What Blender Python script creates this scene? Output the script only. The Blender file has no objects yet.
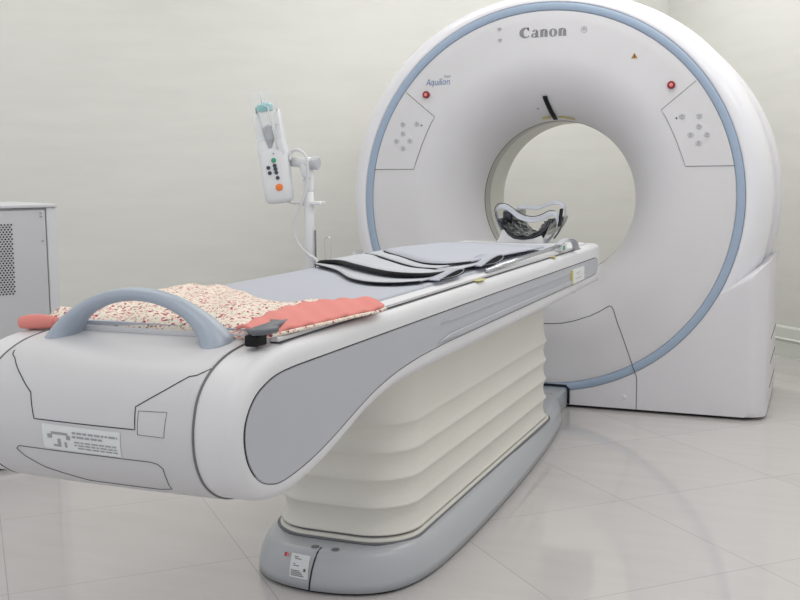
import bpy, bmesh, math, random
from mathutils import Vector, Matrix
from math import pi, sin, cos, sqrt, radians, atan2, hypot
random.seed(7)
S = bpy.context.scene
COL = S.collection

# ------------------------------------------------------------------ camera, world, lights, exposure
cam_d = bpy.data.cameras.new('camera'); cam = bpy.data.objects.new('camera', cam_d); COL.objects.link(cam)
cam_d.sensor_width = 36; cam_d.lens = 1031.55 * 36 / 800; cam_d.clip_start = .05
_r = Vector((0.92540234, 0.37889236, -0.00843156)); _u = Vector((-0.03788991, 0.11463229, 0.99268514)); _f = Vector((-0.37708735, 0.91831368, -0.12043718))
M = Matrix((_r, _u, -_f)).transposed().to_4x4(); M.translation = Vector((1.16296, -4.51355, 1.04923))
cam.matrix_world = M
S.camera = cam
S.view_settings.view_transform = 'Standard'; S.view_settings.look = 'None'
S.view_settings.exposure = -0.10; S.view_settings.gamma = 1.0; S.view_settings.use_curve_mapping = False
W = bpy.data.worlds.new('world'); S.world = W; W.use_nodes = True
W.node_tree.nodes['Background'].inputs[0].default_value = (.975, .985, 1, 1)
W.node_tree.nodes['Background'].inputs[1].default_value = .90
ST = [  # unseen ceiling lights: s, t, size, watts; those near walls added to brighten them
    (-0.35, 0.75, 12), (-0.35, 2.6, 12), (-2.2, 0.75, 8), (-2.2, 2.6, 8), (1.05, 0.75, 15), (1.0, 2.7, 11), (1.05, -.75, 13), (-0.35, -.75, 9), (-2.2, -.75, 8)]
R2 = sqrt(2)
def st(s, t, z=0): return Vector(((s + t) / R2, (s - t) / R2, z))   # room axes, turned 45 degrees from the scanner
CEIL = 2.75
for s, t, w in ST:
    ld = bpy.data.lights.new('ceiling_and_fill_light', 'AREA'); ld.shape = 'RECTANGLE'; ld.size = 1.2; ld.size_y = .6; ld.energy = w
    ld.color = (1, .99, .975)
    lo = bpy.data.objects.new('ceiling_and_fill_light', ld); lo.location = st(s, t, CEIL - .03); lo.rotation_euler = (0, 0, pi / 4); COL.objects.link(lo)

# ------------------------------------------------------------------ materials
def lin(c):
    return tuple((x / 255 / 12.92 if x / 255 <= .04045 else ((x / 255 + .055) / 1.055) ** 2.4) for x in c) + (1,)
def mat(name, rgb, rough=.4, metal=0, coat=0, emit=None, alpha=None, trans=0, spec=.5):
    m = bpy.data.materials.new(name); m.use_nodes = True; b = m.node_tree.nodes['Principled BSDF']
    b.inputs['Base Color'].default_value = lin(rgb); b.inputs['Roughness'].default_value = rough
    b.inputs['Metallic'].default_value = metal; b.inputs['Coat Weight'].default_value = coat
    b.inputs['Specular IOR Level'].default_value = spec
    b.inputs['Transmission Weight'].default_value = trans
    if alpha is not None: b.inputs['Alpha'].default_value = alpha
    if rgb is not None and name not in ('x',):   # very slight procedural tone variation
        n = m.node_tree.nodes; l = m.node_tree.links
        tc = n.new('ShaderNodeTexCoord'); nz = n.new('ShaderNodeTexNoise'); nz.inputs['Scale'].default_value = 6
        mx = n.new('ShaderNodeMix'); mx.data_type = 'RGBA'
        a = lin(rgb); mx.inputs['A'].default_value = tuple(v * .975 for v in a[:3]) + (1,); mx.inputs['B'].default_value = tuple(min(1, v * 1.025) for v in a[:3]) + (1,)
        l.new(tc.outputs['Object'], nz.inputs['Vector']); l.new(nz.outputs['Fac'], mx.inputs['Factor']); l.new(mx.outputs['Result'], b.inputs['Base Color'])
    return m
MT = {
    'white': mat('white_plastic', (217, 217, 220), .42),
    'face': mat('gantry_face_plastic', (214, 213, 216), .45),
    'shell': mat('gantry_shell_plastic', (228, 228, 233), .3, coat=.3),
    'base': mat('gantry_base_plastic', (216, 215, 219), .4),
    'blue': mat('blue_accent', (156, 174, 196), .4),
    'greypanel': mat('grey_panel', (178, 180, 187), .45),
    'plinth': mat('grey_plinth', (176, 180, 185), .35, coat=.2),
    'handle': mat('blue_grey_handle', (160, 171, 185), .38, coat=.1),
    'mattress': mat('grey_mattress', (178, 182, 192), .6),
    'cap': mat('cap_plastic', (204, 204, 207), .4),
    'dark': mat('dark_gap', (38, 38, 42), .7),
    'seam': mat('grey_gap', (112, 112, 116), .7),
    'black': mat('black_rubber', (18, 18, 22), .6, spec=.25),
    'liner': mat('bore_liner_grey', (176, 176, 170), .45),
    'linerl': mat('bore_liner_pale', (214, 214, 206), .4),
    'red': mat('red_button', (140, 22, 42), .35),
    'grey': mat('grey_print', (158, 158, 162), .5),
    'dgrey': mat('dark_grey_print', (92, 93, 98), .5),
    'bluep': mat('blue_print', (98, 128, 172), .5),
    'label': mat('label_paper', (222, 225, 226), .4),
    'button': mat('button_plastic', (190, 191, 196), .3),
    'yellow': mat('yellow_label', (200, 190, 120), .5),
    'orange': mat('orange_button', (238, 130, 60), .4),
    'green': mat('green_button', (58, 160, 120), .4),
    'navy': mat('dark_button', (60, 66, 82), .4),
    'teal': mat('teal_plastic', (150, 205, 208), .3),
    'steel': mat('steel', (200, 202, 206), .22, metal=1),
    'strapgrey': mat('grey_strap', (172, 176, 186), .6),
    'fabric': mat('pale_grey_sheet', (190, 193, 200), .65),
    'coral': mat('coral_fabric', (224, 138, 130), .8),
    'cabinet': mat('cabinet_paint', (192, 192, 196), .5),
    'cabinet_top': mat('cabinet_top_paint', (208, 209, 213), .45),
    'clip': mat('dark_grey_clip', (92, 96, 104), .4),
    'stand': mat('stand_plastic', (226, 227, 229), .35),
    'rubberdk': mat('dark_plastic', (48, 52, 60), .18, coat=.4),
    'trim': mat('baseboard_paint', (218, 222, 214), .35),
    'ceiling': mat('ceiling_paint', (235, 235, 230), .8),
    'logored': mat('red_print', (176, 44, 62), .5),
}
def clear(name, rgb, alpha):
    m = mat(name, rgb, .08); b = m.node_tree.nodes['Principled BSDF']; b.inputs['Alpha'].default_value = alpha; return m
MT['clear'] = clear('clear_plastic', (236, 242, 246), .16)
MT['film'] = clear('dark_clear_plastic', (52, 57, 64), .82)

def cream():
    m = mat('cream_bellows', (218, 216, 208), .42); n = m.node_tree.nodes; l = m.node_tree.links
    nz = n.new('ShaderNodeTexNoise'); nz.inputs['Scale'].default_value = 9; nz.inputs['Detail'].default_value = 3
    bp = n.new('ShaderNodeBump'); bp.inputs['Strength'].default_value = .12; bp.inputs['Distance'].default_value = .02
    l.new(nz.outputs['Fac'], bp.inputs['Height']); l.new(bp.outputs['Normal'], n['Principled BSDF'].inputs['Normal']); return m
MT['cream'] = cream()

def wallmat():
    m = bpy.data.materials.new('wall_paper'); m.use_nodes = True; n = m.node_tree.nodes; l = m.node_tree.links; b = n['Principled BSDF']
    b.inputs['Roughness'].default_value = .55; b.inputs['Specular IOR Level'].default_value = .3
    tc = n.new('ShaderNodeTexCoord'); mp = n.new('ShaderNodeMapping'); mp.inputs['Scale'].default_value = (1.2, 1.2, 7)
    nz = n.new('ShaderNodeTexNoise'); nz.inputs['Scale'].default_value = 2.2; nz.inputs['Detail'].default_value = 4
    cr = n.new('ShaderNodeValToRGB'); cr.color_ramp.elements[0].position = .3; cr.color_ramp.elements[0].color = lin((218, 218, 213)); cr.color_ramp.elements[1].position = .75; cr.color_ramp.elements[1].color = lin((223, 223, 218))
    l.new(tc.outputs['Object'], mp.inputs['Vector']); l.new(mp.outputs['Vector'], nz.inputs['Vector']); l.new(nz.outputs['Fac'], cr.inputs['Fac']); l.new(cr.outputs['Color'], b.inputs['Base Color'])
    bp = n.new('ShaderNodeBump'); bp.inputs['Strength'].default_value = .02; l.new(nz.outputs['Fac'], bp.inputs['Height']); l.new(bp.outputs['Normal'], b.inputs['Normal'])
    return m
def floormat():
    m = bpy.data.materials.new('polished_tile'); m.use_nodes = True; n = m.node_tree.nodes; l = m.node_tree.links; b = n['Principled BSDF']
    b.inputs['Roughness'].default_value = .07; b.inputs['Specular IOR Level'].default_value = .7
    g = n.new('ShaderNodeNewGeometry'); sp = n.new('ShaderNodeSeparateXYZ'); l.new(g.outputs['Position'], sp.inputs[0])
    def mth(op, a, b_=None):
        x = n.new('ShaderNodeMath'); x.operation = op
        for i, v in enumerate((a, b_)):
            if v is None: continue
            if isinstance(v, (int, float)): x.inputs[i].default_value = v
            else: l.new(v, x.inputs[i])
        return x.outputs[0]
    X, Y = sp.outputs[0], sp.outputs[1]
    lines = []; cells = []
    for a, off in ((mth('ADD', X, Y), .465 + .0), (mth('SUBTRACT', X, Y), -1.31)):
        v = mth('MULTIPLY', a, 1 / R2); v = mth('ADD', v, off); v = mth('DIVIDE', v, .62); v = mth('ADD', v, 50)
        fr = mth('FRACT', v); d = mth('MINIMUM', fr, mth('SUBTRACT', 1, fr)); lines.append(mth('LESS_THAN', d, .0022)); cells.append(mth('FLOOR', v))
    ln = mth('MAXIMUM', lines[0], lines[1])
    cv = n.new('ShaderNodeCombineXYZ'); l.new(cells[0], cv.inputs[0]); l.new(cells[1], cv.inputs[1])
    wn = n.new('ShaderNodeTexWhiteNoise'); l.new(cv.outputs[0], wn.inputs['Vector'])
    mp = n.new('ShaderNodeMapping'); mp.inputs['Rotation'].default_value = (0, 0, pi / 4); mp.inputs['Scale'].default_value = (1, 6, 1); l.new(g.outputs['Position'], mp.inputs['Vector'])
    nz = n.new('ShaderNodeTexNoise'); nz.inputs['Scale'].default_value = 2.5; nz.inputs['Detail'].default_value = 5; l.new(mp.outputs['Vector'], nz.inputs['Vector'])
    f = mth('ADD', mth('MULTIPLY', nz.outputs['Fac'], .75), mth('MULTIPLY', wn.outputs['Value'], .25))
    cr = n.new('ShaderNodeValToRGB'); cr.color_ramp.elements[0].position = .25; cr.color_ramp.elements[0].color = lin((192, 188, 187)); cr.color_ramp.elements[1].position = .8; cr.color_ramp.elements[1].color = lin((200, 196, 195))
    l.new(f, cr.inputs['Fac'])
    mx = n.new('ShaderNodeMix'); mx.data_type = 'RGBA'; mx.inputs['B'].default_value = lin((170, 166, 164)); l.new(cr.outputs['Color'], mx.inputs['A']); l.new(ln, mx.inputs['Factor']); l.new(mx.outputs['Result'], b.inputs['Base Color'])
    return m
def floral():
    m = bpy.data.materials.new('floral_cotton'); m.use_nodes = True; n = m.node_tree.nodes; l = m.node_tree.links; b = n['Principled BSDF']
    b.inputs['Roughness'].default_value = .85
    tc = n.new('ShaderNodeTexCoord'); prev = None
    base = n.new('ShaderNodeRGB'); base.outputs[0].default_value = lin((236, 226, 212)); prev = base.outputs[0]
    for sc, th, colr, off in ((170, .34, (206, 186, 160), 0), (115, .34, (216, 130, 140), 3.1), (88, .31, (170, 40, 70), 7.7), (110, .24, (128, 134, 110), 5.2)):
        mp = n.new('ShaderNodeMapping'); mp.inputs['Location'].default_value = (off, off * .7, off); l.new(tc.outputs['Object'], mp.inputs['Vector'])
        nz = n.new('ShaderNodeTexNoise'); nz.inputs['Scale'].default_value = sc * 1.6; l.new(mp.outputs['Vector'], nz.inputs['Vector'])
        ad = n.new('ShaderNodeMix'); ad.data_type = 'VECTOR'; ad.inputs['Factor'].default_value = .012; l.new(mp.outputs['Vector'], ad.inputs['A']); l.new(nz.outputs['Color'], ad.inputs['B'])
        v = n.new('ShaderNodeTexVoronoi'); v.inputs['Scale'].default_value = sc; l.new(ad.outputs['Result'], v.inputs['Vector'])
        lt = n.new('ShaderNodeMath'); lt.operation = 'LESS_THAN'; lt.inputs[1].default_value = th; l.new(v.outputs['Distance'], lt.inputs[0])
        sp = n.new('ShaderNodeSeparateColor'); l.new(v.outputs['Color'], sp.inputs[0])
        g2 = n.new('ShaderNodeMath'); g2.operation = 'GREATER_THAN'; g2.inputs[1].default_value = .32; l.new(sp.outputs[0], g2.inputs[0])
        ml = n.new('ShaderNodeMath'); ml.operation = 'MULTIPLY'; l.new(lt.outputs[0], ml.inputs[0]); l.new(g2.outputs[0], ml.inputs[1])
        mx = n.new('ShaderNodeMix'); mx.data_type = 'RGBA'; mx.inputs['B'].default_value = lin(colr); l.new(prev, mx.inputs['A']); l.new(ml.outputs[0], mx.inputs['Factor']); prev = mx.outputs['Result']
    l.new(prev, b.inputs['Base Color']); return m
MT['wall'] = wallmat(); MT['floor'] = floormat(); MT['floral'] = floral()

# ------------------------------------------------------------------ helpers
def thing(name, label, cat, loc=(0, 0, 0), rz=0, group=None):
    o = bpy.data.objects.new(name, None); COL.objects.link(o); o.location = loc; o.rotation_euler = (0, 0, rz)
    o.empty_display_size = .05
    o['label'] = label; o['category'] = cat
    if group: o['group'] = group
    return o
def link(name, me, m, parent=None, smooth=True, label=None, keep=True):
    o = bpy.data.objects.new(name, me); COL.objects.link(o)
    if m is not None: me.materials.append(MT[m] if isinstance(m, str) else m)
    if smooth:
        for p in me.polygons: p.use_smooth = True
    if parent:
        o.parent = parent
        if keep:   # geometry is authored in world coordinates
            bpy.context.view_layer.update()
            o.matrix_parent_inverse = wm(parent).inverted()
    if label: o['label'] = label
    return o
def wm(o):
    m = Matrix.LocRotScale(o.location, o.rotation_euler, o.scale)
    return wm(o.parent) @ o.matrix_parent_inverse @ m if o.parent else m
def mesh(name, v, f, m, parent=None, smooth=True, label=None):
    me = bpy.data.meshes.new(name); me.from_pydata([tuple(p) for p in v], [], f); me.validate()
    bm = bmesh.new(); bm.from_mesh(me); bmesh.ops.remove_doubles(bm, verts=bm.verts, dist=1e-6); bmesh.ops.recalc_face_normals(bm, faces=bm.faces); bm.to_mesh(me); bm.free()
    return link(name, me, m, parent, smooth, label)
def bevel(o, w, seg=3, ang=30):
    b = o.modifiers.new('bevel', 'BEVEL'); b.width = w; b.segments = seg; b.limit_method = 'ANGLE'; b.angle_limit = radians(ang); b.harden_normals = False; return o
def sharp(o, ang=35):
    me = o.data
    bm = bmesh.new(); bm.from_mesh(me)
    for e in bm.edges:
        if len(e.link_faces) == 2 and e.calc_face_angle(0) > radians(ang): e.smooth = False
    bm.to_mesh(me); bm.free(); return o
def box(name, x0, x1, y0, y1, z0, z1, m, parent=None, bev=0, seg=3, label=None, rot=None):
    v = [(x, y, z) for x in (x0, x1) for y in (y0, y1) for z in (z0, z1)]
    if rot:   # (matrix about centre)
        c = Vector(((x0 + x1) / 2, (y0 + y1) / 2, (z0 + z1) / 2)); v = [tuple(c + rot @ (Vector(p) - c)) for p in v]
    f = [(0, 1, 3, 2), (4, 6, 7, 5), (0, 4, 5, 1), (2, 3, 7, 6), (0, 2, 6, 4), (1, 5, 7, 3)]
    o = mesh(name, v, f, m, parent, smooth=bev > 0, label=label)
    if bev: bevel(o, bev, seg)
    return o
def grid(name, rows, m, parent=None, closed=False, smooth=True, caps=False, label=None):
    n = len(rows[0]); v = [p for r in rows for p in r]; f = []
    for i in range(len(rows) - 1):
        for j in range(n if closed else n - 1):
            k = (j + 1) % n; f.append((i * n + j, i * n + k, (i + 1) * n + k, (i + 1) * n + j))
    if caps: f.append(tuple(range(n))[::-1]); f.append(tuple((len(rows) - 1) * n + j for j in range(n)))
    return mesh(name, v, f, m, parent, smooth, label)
def prism(name, pts, axis, a, b, m, parent=None, bev=0, seg=3, smooth=True, label=None):
    """pts outline in the plane perpendicular to axis; axis 0: (y,z), 1: (x,z), 2: (x,y)"""
    def P(p, t): return {0: (t, p[0], p[1]), 1: (p[0], t, p[1]), 2: (p[0], p[1], t)}[axis]
    n = len(pts); v = [P(p, a) for p in pts] + [P(p, b) for p in pts]
    f = [tuple(range(n)), tuple(range(2 * n - 1, n - 1, -1))] + [(i, (i + 1) % n, n + (i + 1) % n, n + i) for i in range(n)]
    o = mesh(name, v, f, m, parent, smooth, label); 
    if bev: bevel(o, bev, seg, 50)
    elif smooth: sharp(o)
    return o
def spline(pts, k=6, closed=False):
    pts = [Vector(p) for p in pts]; n = len(pts); out = []
    rng = range(n) if closed else range(n - 1)
    for i in rng:
        g = (lambda q: pts[q % n]) if closed else (lambda q: pts[max(0, min(n - 1, q))])
        p0, p1, p2, p3 = g(i - 1), g(i), g(i + 1), g(i + 2)
        for j in range(k):
            t = j / k
            out.append(.5 * ((2 * p1) + (p2 - p0) * t + (2 * p0 - 5 * p1 + 4 * p2 - p3) * t * t + (3 * p1 - p0 - 3 * p2 + p3) * t ** 3))
    if not closed: out.append(pts[-1])
    return out
def tube(name, pts, r, m, parent=None, k=8, smooth_pts=0, label=None, flat=None, closed=False, up=None):
    """swept tube; r a number or list; flat=(a,b) gives an elliptical/ribbon section"""
    P = spline(pts, smooth_pts, closed) if smooth_pts else [Vector(p) for p in pts]
    n = len(P); rows = []; nrm = None
    for i, p in enumerate(P):
        if closed: t = (P[(i + 1) % n] - P[i - 1]).normalized()
        else: t = (P[min(i + 1, n - 1)] - P[max(i - 1, 0)]).normalized()
        if up is not None: nrm = (Vector(up) - t * t.dot(Vector(up))).normalized()
        elif nrm is None:
            a = Vector((0, 0, 1)) if abs(t.z) < .9 else Vector((1, 0, 0)); nrm = (a - t * a.dot(t)).normalized()
        else: nrm = (nrm - t * nrm.dot(t)).normalized()
        bi = t.cross(nrm)
        rr = r[min(i * len(r) // n, len(r) - 1)] if isinstance(r, (list, tuple)) else r
        if isinstance(r, (list, tuple)) and len(r) > 1:
            q = i / (n - 1) * (len(r) - 1); a = int(min(q, len(r) - 2)); rr = r[a] + (r[a + 1] - r[a]) * (q - a)
        fa, fb = flat or (1, 1)
        rows.append([p + nrm * (cos(2 * pi * j / k) * rr * fa) + bi * (sin(2 * pi * j / k) * rr * fb) for j in range(k)])
    if closed: rows.append(rows[0])
    return grid(name, rows, m, parent, closed=True, caps=not closed, label=label)
def lathe(name, prof, c, ax, m, parent=None, k=32, label=None):
    """prof: (radius, height) along ax from c"""
    ax = Vector(ax).normalized(); a = Vector((0, 0, 1)) if abs(ax.z) < .9 else Vector((1, 0, 0)); u = (a - ax * a.dot(ax)).normalized(); w = ax.cross(u); c = Vector(c)
    rows = [[c + ax * h + (u * cos(2 * pi * j / k) + w * sin(2 * pi * j / k)) * max(r, 1e-5) for j in range(k)] for r, h in prof]
    return sharp(grid(name, rows, m, parent, closed=True, caps=True, label=label), 40)
def struct(o): o['kind'] = 'structure'; return o

# ------------------------------------------------------------------ room (turned 45 degrees)
S0, S1, T0, T1 = -4.2, 1.905, -1.66, 4.6
def quad(name, pts, m): return struct(mesh(name, pts, [tuple(range(len(pts)))], m, smooth=False))
def slab(name, s0, s1, t0, t1, z0, z1, m):
    v = [st(s, t, z) for s in (s0, s1) for t in (t0, t1) for z in (z0, z1)]
    return struct(mesh(name, v, [(0, 1, 3, 2), (4, 6, 7, 5), (0, 4, 5, 1), (2, 3, 7, 6), (0, 2, 6, 4), (1, 5, 7, 3)], m, smooth=False))
slab('floor', S0 - .1, S1 + .1, T0 - .1, T1 + .1, -.1, 0, 'floor')
slab('wall_back', S1, S1 + .1, T0 - .1, T1 + .1, 0, CEIL, 'wall')
slab('wall_left', S0 - .1, S1, T0 - .1, T0, 0, CEIL, 'wall')
slab('ceiling', S0 - .1, S1 + .1, T0 - .1, T1 + .1, CEIL, CEIL + .1, 'ceiling')
def skirting(name, a, b, inward):
    a, b, n = Vector(a), Vector(b), Vector(inward)
    prof = [(0, 0), (.016, 0), (.016, .085), (.013, .09), (.013, .094), (.022, .098), (.022, .103), (.013, .109), (.012, .165), (.006, .175), (0, .176)]
    rows = [[p + n * d + Vector((0, 0, z)) for d, z in prof] for p in (a, b)]
    return struct(grid(name, rows, 'trim', closed=True, smooth=False, caps=True))
n_back = st(-1, 0); n_left = st(0, 1)
skirting('baseboard_back', st(S1, T0), st(S1, T1), n_back)
skirting('baseboard_left', st(S0, T0), st(S1, T0), n_left)

# ------------------------------------------------------------------ CT gantry
ZC = .93
G = thing('ct_gantry', 'large white ring-shaped CT scanner gantry with blue accent ring standing on the floor', 'ct scanner', (0, .4, 0))
NS = 160
def surf(r): return 0 if r >= .635 else .3 * (1 - sqrt(max(0, 1 - ((.635 - r) / .27) ** 2)))
def revolve(name, prof, m, parent=G, rscale=None, label=None):
    rows = []
    for r, y in prof:
        row = []
        for j in range(NS):
            a = 2 * pi * j / NS; rr = r
            if rscale: rr = rscale(r, y, a)
            row.append((cos(a) * rr, y, max(ZC + sin(a) * rr, .004)))
        rows.append(row)
    return grid(name, rows, m, parent, closed=True, label=label)
prof = [(.365 + .27 * (1 - cos(t)), .3 * (1 - sin(t))) for t in [i * pi / 2 / 22 for i in range(23)]]
prof += [(.66, 0), (.72, 0), (.78, 0), (.82, .0), (.825, .002), (.826, .008)]
front = revolve('front_cover', prof, 'face')
revolve('accent_ring', [(.826, .006), (.8265, -.001), (.829, -.003), (.843, -.0045), (.857, -.003), (.8595, -.001), (.861, .006)], 'blue')
def rmax(a): return .912 + .052 * abs(cos(a))
def shellr(r, y, a):
    k = (r - .8615) / (1 - .8615) if r > .8615 else 0     # r given normalised so that 1.0 means the full radius at this angle
    return .8615 + k * (rmax(a) - .8615) if r >= .8615 else r
sp = [(.8615, .006), (.8625, .0005)]
for i in range(1, 15):
    t = i / 14 * pi / 2; sp.append((.8625 + (1 - .8625) * sin(t) , .145 * (1 - cos(t))))
sp += [(1.0, .2), (.99, .4), (.975, .6), (.95, .72), (.92, .765), (.88, .785), (.7, .79), (.6, .77), (.48, .72), (.40, .66), (.366, .63)]
revolve('outer_shell', sp, 'shell', rscale=shellr)
def rearr(r, y, a): return r * (.922 + .058 * cos(a) ** 2)
revolve('rear_cover', [(.90, .47), (.985, .475), (1, .49), (1, .70), (.985, .75), (.95, .775), (.6, .78)], 'base', rscale=rearr)
revolve('bore_lip', [(.3655, .3), (.363, .302), (.363, .306), (.365, .309)], 'seam')
revolve('bore_liner', [(.3648, .309), (.3645, .33), (.3645, .39), (.366, .392), (.366, .395)], 'liner', label='grey band lining the bore')
revolve('bore_tunnel', [(.3655, .395), (.3648, .4), (.3648, .6), (.366, .632)], 'linerl')
# base cover
def base_front():
    A0 = radians(-14.6); rows = []
    L0 = Vector((.785, -.355)); L1 = Vector((.965, -.25))
    angs = [A0 + (radians(-90) - A0) * i / 60 for i in range(61)]
    angs = angs + [-pi - a for a in angs[-2::-1]]
    W = .966
    def ro(a, w):
        ca, sa = abs(cos(a)), -sin(a)
        return min(w / max(ca, 1e-6), (ZC - .014) / max(sa, 1e-6))
    def ri(a, low=0):
        aa = a if a > -pi / 2 else -pi - a
        d = (L1 - L0); p0 = L0 + Vector((0, -low)); den = cos(aa) * d.y - sin(aa) * d.x
        t = (p0.x * d.y - p0.y * d.x) / den if abs(den) > 1e-6 else 9
        return max(.8618, t) if aa > radians(-40) else .8618
    rb = .085
    lay = []
    for i in range(9):
        q = i / 8 * pi / 2; lay.append((rb * (1 - cos(q)) , W - rb * (1 - sin(q)), .035 * (1 - sin(q))))
    P = lambda a, r, y: (cos(a) * r, y, ZC + sin(a) * r)
    y_end = .80
    def angles(w, low):
        a0 = atan2(L1.y + (w - .965) * .5833 - low, w); q = [a0 + (-pi / 2 - a0) * i / 60 for i in range(61)]; return q + [-pi - a for a in q[-2::-1]]
    def inner(w, low, y, inset=0):
        out = []
        for a in angles(w, low): out.append(P(a, min(ri(a, low), ro(a, w)), y))
        return out
    def outer(w, low, y, f=1):
        out = []
        for a in angles(w, low): i_ = min(ri(a, low), ro(a, w)); out.append(P(a, i_ * (1 - f) + ro(a, w) * f, y))
        return out
    rows.append(inner(W - .02, .02, y_end)); rows.append(inner(W, 0, y_end - .03)); rows.append(inner(W, 0, .4))
    for y, w, low in lay[::-1]: rows.append(inner(w, low, y))
    for f in (.25, .5, .75): rows.append(outer(W - rb, lay[0][2], 0, f))
    for y, w, low in lay: rows.append(outer(w, low, y))
    rows.append(outer(W, 0, .4)); rows.append(outer(W, 0, y_end - .03)); rows.append(outer(W - .02, .02, y_end)); rows.append(inner(W - .02, .02, y_end))
    o = grid('base_cover', rows, 'base', G)
    sharp(o, 50)
base_front()
# dark foot under the base
box('foot_plinth', -.88, .88, .03, .76, 0, .016, 'dark', G)
# service cover seam
def yface(x, z):
    r = hypot(x, z - ZC); return surf(r) - (.0005 if r < .825 else .005 if r < .862 else .0005)
seam_r = [(0, .375), (.05, .377), (.094, .381), (.15, .395), (.217, .419), (.26, .441), (.29, .461), (.303, .468), (.313, .464), (.322, .452), (.34, .40), (.362, .343), (.385, .28), (.408, .216), (.418, .19), (.427, .164), (.43, .15), (.43, .10), (.43, .016)]
pts = [(-x, z) for x, z in seam_r[::-1]] + seam_r[1:]
dense = []
for a, b in zip(pts, pts[1:]):
    for k in range(4): dense.append((a[0] + (b[0] - a[0]) * k / 4, a[1] + (b[1] - a[1]) * k / 4))
dense.append(pts[-1])
tube('service_cover_seam', [(x, yface(x, z), z) for x, z in dense], .0014, 'dark', G, k=6)
lathe('cover_knob', [(0, -.004), (.008, -.003), (.010, 0)], (.376, 0, .066), (0, 1, 0), 'white', G, k=16)
lathe('cover_knob', [(0, -.004), (.008, -.003), (.010, 0)], (-.376, 0, .066), (0, 1, 0), 'white', G, k=16)
# side vents
for s in (1, -1):
    for z0, z1 in ((.31, .36), (.20, .25), (.09, .14)):
        box('vent_slot', s * .966 - .002, s * .966 + .0015, .30, .80 - .03, z0, z0 + .006, 'seam', G)
# control panels
def flat(name, polyl, m, parent, th=.0015, y=0):
    return prism(name, polyl, 1, y - th, y, m, parent, smooth=False)
def cpanel(s):
    arc = [(s * .8235 * cos(a), ZC + .8235 * sin(a)) for a in [radians(37.4 + (10.2 - 37.4) * i / 14) for i in range(15)]]
    inner = [(.616, 1.075), (.6, 1.118), (.575, 1.185), (.55, 1.24), (.528, 1.285), (.51, 1.312)]
    poly = arc + [(s * x, z) for x, z in inner]
    p = flat('control_panel', poly, 'face', G, .0012)
    loop = [Vector((x, -.0012, z)) for x, z in [(s * .65, 1.428)] + [(s * a, b) for a, b in inner[::-1]] + [(s * .815, 1.076)]]
    tube('panel_seam', loop, .0013, 'seam', p, k=5)
    cx = .667
    bp = lathe('button_plate', [(0, -.0016), (.046, -.0016), (.050, -.0012)], (s * cx, 0, 1.21 - .004), (0, 1, 0), 'face', p, k=32)
    for k, (bx, bz) in enumerate(((.667, 1.284), (.597, 1.284), (.667, 1.207 + .034), (.633, 1.207), (.700, 1.207), (.667, 1.173))):
        b = lathe('button', [(0, -.0052), (.0105, -.005), (.0125, -.003), (.0125, 0)], (s * bx, 0, bz), (0, 1, 0), 'button', p, k=20)
        lathe('button_mark', [(0, -.006), (.0055, -.006), (.006, -.005)], (s * bx, 0, bz), (0, 1, 0), 'grey', b, k=4)
    lathe('indicator_dot', [(0, -.003), (.0035, -.003), (.0035, 0)], (s * .574, 0, 1.276), (0, 1, 0), 'dark', p, k=10)
cpanel(1); cpanel(-1)
for s in (1, -1):
    e = lathe('emergency_stop', [(0, -.012), (.0155, -.0115), (.0165, -.009), (.0165, 0)], (s * .55, 0, 1.414), (0, 1, 0), 'red', G, k=24, label='dark red round emergency stop button')
    lathe('button_centre', [(0, -.0135), (.007, -.0135), (.008, -.012)], (s * .55, 0, 1.414), (0, 1, 0), MT['coral'], e, k=16)
# positioning light slot and yellow laser labels at the top of the bore
def onface(L, off=.002): return [(x, y - off, z - off * .6) for x, y, z in L]
sl = [(-.009, .066, 1.396), (-.008, .08, 1.382), (-.004, .11, 1.358), (.0, .15, 1.331), (.002, .19, 1.314), (.0, .235, 1.302)]
rows = [[(x - .010 + .0, y - .004, z - .003) for x, y, z in sl], [(x + .010, y - .004, z - .003) for x, y, z in sl]]
o = grid('laser_window', rows, 'black', G); sd = o.modifiers.new('s', 'SOLIDIFY'); sd.thickness = .004
for xs in ((-.055, -.018), (.022, .095)):
    rows = []
    for (rr) in (.374, .381):
        row = []
        for i in range(6):
            x = xs[0] + (xs[1] - xs[0]) * i / 5; z = ZC + sqrt(rr * rr - x * x); row.append((x, surf(rr) - .004, z - .001))
        rows.append(row)
    o = grid('laser_label', rows, 'yellow', G, label='small yellow warning label at the top of the bore'); o.modifiers.new('s', 'SOLIDIFY').thickness = .001
# lettering
def strips(name, polys, m, parent, y, ox, oz, sc, slant=0, rot=0, th=.001):
    v = []; f = []
    for P in polys:
        b = len(v); n = len(P)
        for t in (0, th):
            for x, z in P: 
                X, Z = (x + slant * z) * sc, z * sc
                v.append((ox + X * cos(rot) - Z * sin(rot), y - t, oz + X * sin(rot) + Z * cos(rot)))
        f.append(tuple(b + i for i in range(n))); f.append(tuple(b + n + i for i in range(n))[::-1])
        for i in range(n): f.append((b + i, b + (i + 1) % n, b + n + (i + 1) % n, b + n + i))
    me = bpy.data.meshes.new(name); me.from_pydata(v, [], f); me.validate()
    return link(name, me, m, parent, smooth=False)
def ring_poly(cx, cy, R, r, a0, a1, n=18, icx=0, icy=0):
    """curved stroke between outer ellipse R and inner ellipse r, as quads"""
    out = []
    for i in range(n):
        t0 = radians(a0 + (a1 - a0) * i / n); t1 = radians(a0 + (a1 - a0) * (i + 1) / n)
        out.append([(cx + R[0] * cos(t0), cy + R[1] * sin(t0)), (cx + R[0] * cos(t1), cy + R[1] * sin(t1)), (cx + icx + r[0] * cos(t1), cy + icy + r[1] * sin(t1)), (cx + icx + r[0] * cos(t0), cy + icy + r[1] * sin(t0))])
    return out
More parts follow.
